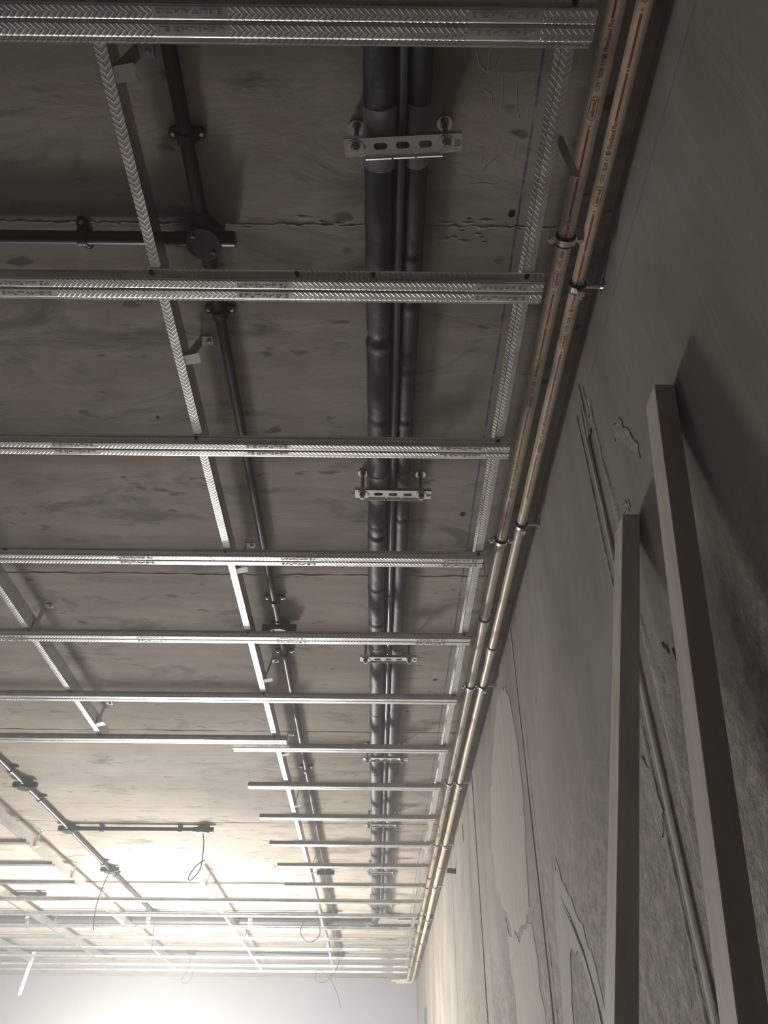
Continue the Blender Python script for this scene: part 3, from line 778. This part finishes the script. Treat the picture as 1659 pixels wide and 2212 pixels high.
def text_flat(s_, size):
    k = ('flat', s_, size)
    if k in _fonts: return _fonts[k]
    cu = bpy.data.curves.new('lettering', 'FONT'); cu.body = s_; cu.size = size; cu.resolution_u = 2; cu.fill_mode = 'FRONT'; cu.offset = size*.012
    ob = bpy.data.objects.new('lettering', cu); COL.objects.link(ob)
    dg = bpy.context.evaluated_depsgraph_get()
    me = bpy.data.meshes.new_from_object(ob.evaluated_get(dg)); bpy.data.objects.remove(ob); _fonts[k] = me; return me
def shift(me, dy):
    m2 = me.copy()
    for v in m2.vertices: v.co.y += dy
    return m2
w1 = cpvc(xl, .0136, 'left one of the two cream water pipes along the wall, with red printing', [1.955, 4.85], 8.62, None, 1)
w2 = cpvc(xr, .0118, 'right one of the two cream water pipes, closest to the wall', [2.125, 4.63], 8.74, None, 2)
prints(w1, xl, .0136, R(15), .213, 0, 5)
prints(w2, xr, .0118, R(20), .35, 0, 4)
# printing before the first cell of the right pipe
mbp = None

def clamp(xf, r, y, kind, label):
    x = xf(y)
    e = empty('pipe_clamp', (x, y, ZP)); tag(e, label, 'pipe clamp', 'zinc clamps with rubber lining on the cream pipes')
    MB().ringband((0, 0, 0), 'y', r, r+.0028, .018).build('rubber_lining', 'rubber', e)
    MB().ringband((0, 0, 0), 'y', r+.0028, r+.0044, .0105).build('clamp_band', 'zinc_bright', e)
    if kind == 'slab':
        for s_ in (-1, 1):
            MB().box(min(s_*(r+.003), s_*(r+.016)), max(s_*(r+.003), s_*(r+.016)), -.0052, .0052, -.002, .002).build('clamp_ear', 'zinc_bright', e)
            MB().cyl((s_*(r+.011), 0, -.002), (s_*(r+.011), 0, -.0085), .0048, 6).build('hex_bolt', 'zinc_bright', e)
        MB().cyl((0, 0, r+.004), (0, 0, H-ZP), .004, 8).build('threaded_rod', 'strap_steel', e)
    else:
        # ear and bolt below, stud into the wall
        gap = XW-x
        MB().box(-.004, .010, -.0052, .0052, -r-.013, -r-.003).build('clamp_ear', 'zinc_bright', e)
        MB().cyl((.006, -.003, -r-.008), (.006, .014, -r-.008), .0035, 6).build('hex_bolt', 'zinc_bright', e)
        MB().cyl((r+.004, 0, 0), (gap, 0, 0), .0036, 8).build('threaded_rod', 'zinc_bright', e)
        MB().box(gap-.0015, gap-.0001, -.010, .010, -.010, .010).build('wall_plate', 'galvanised', e, smooth=0)
    return e
cl = ['nearest', 'second', 'third', 'fourth', 'fifth', 'sixth', 'seventh', 'eighth', 'ninth', 'tenth', 'eleventh and last']
for i, y in enumerate((.722, 1.571, 2.39, 3.30, 4.195, 5.07, 5.82, 6.40, 6.93, 7.37, 7.89)):
    clamp(xl, .0136, y, 'slab', f'{cl[i]} clamp on the left cream pipe, counted from the camera')
for i, y in enumerate((.815, 1.507, 2.39, 3.306, 4.21, 5.07, 5.99, 6.83, 7.59)):
    clamp(xr, .0118, y, 'wall', f'{cl[i]} clamp on the right cream pipe, counted from the camera')

# ---------------------------------------------------------------- battens leaning on the wall
def batten(x0, x1, y0, y1, zt, dirv, label):
    d = Vector(dirv); d = d/d.z; L = zt+ZC-.001
    top = [(x0, y0, zt), (x1, y0, zt), (x1, y1, zt), (x0, y1, zt)]
    bot = [(p[0]-d.x*L, p[1]-d.y*L, zt-L) for p in top]
    o = MB().hexa(bot, top).build('batten', 'batten', smooth=0)
    md = o.modifiers.new('bevel', 'BEVEL'); md.width = .0008; md.segments = 1
    return tag(o, label, 'batten', 'square battens leaning on the wall')
batten(.3615, .3885, .689, .731, .783, (279, -249, 2951), 'nearer, taller grey batten leaning on the plaster wall at right')
batten(.3625, .3885, .902, .950, .732, (534, -261, 2965), 'farther, shorter grey batten leaning on the wall, upright in the picture')

# ---------------------------------------------------------------- small things on the wall
o = MB().tube([(XW+.001, 4.17, 1.045), (XW-.045, 4.165, 1.047)], .013, 12).build('pipe_stub', 'grey_stub'); tag(o, 'short grey pipe stub sticking out of the wall below the cream pipes', 'pipe stub')
o = MB().box(XW-.012, XW-.0002, 7.2, 7.42, .60, .80).build('wall_box', 'grey_stub'); tag(o, 'small grey box on the wall near the far corner, bottom of frame', 'wall box')
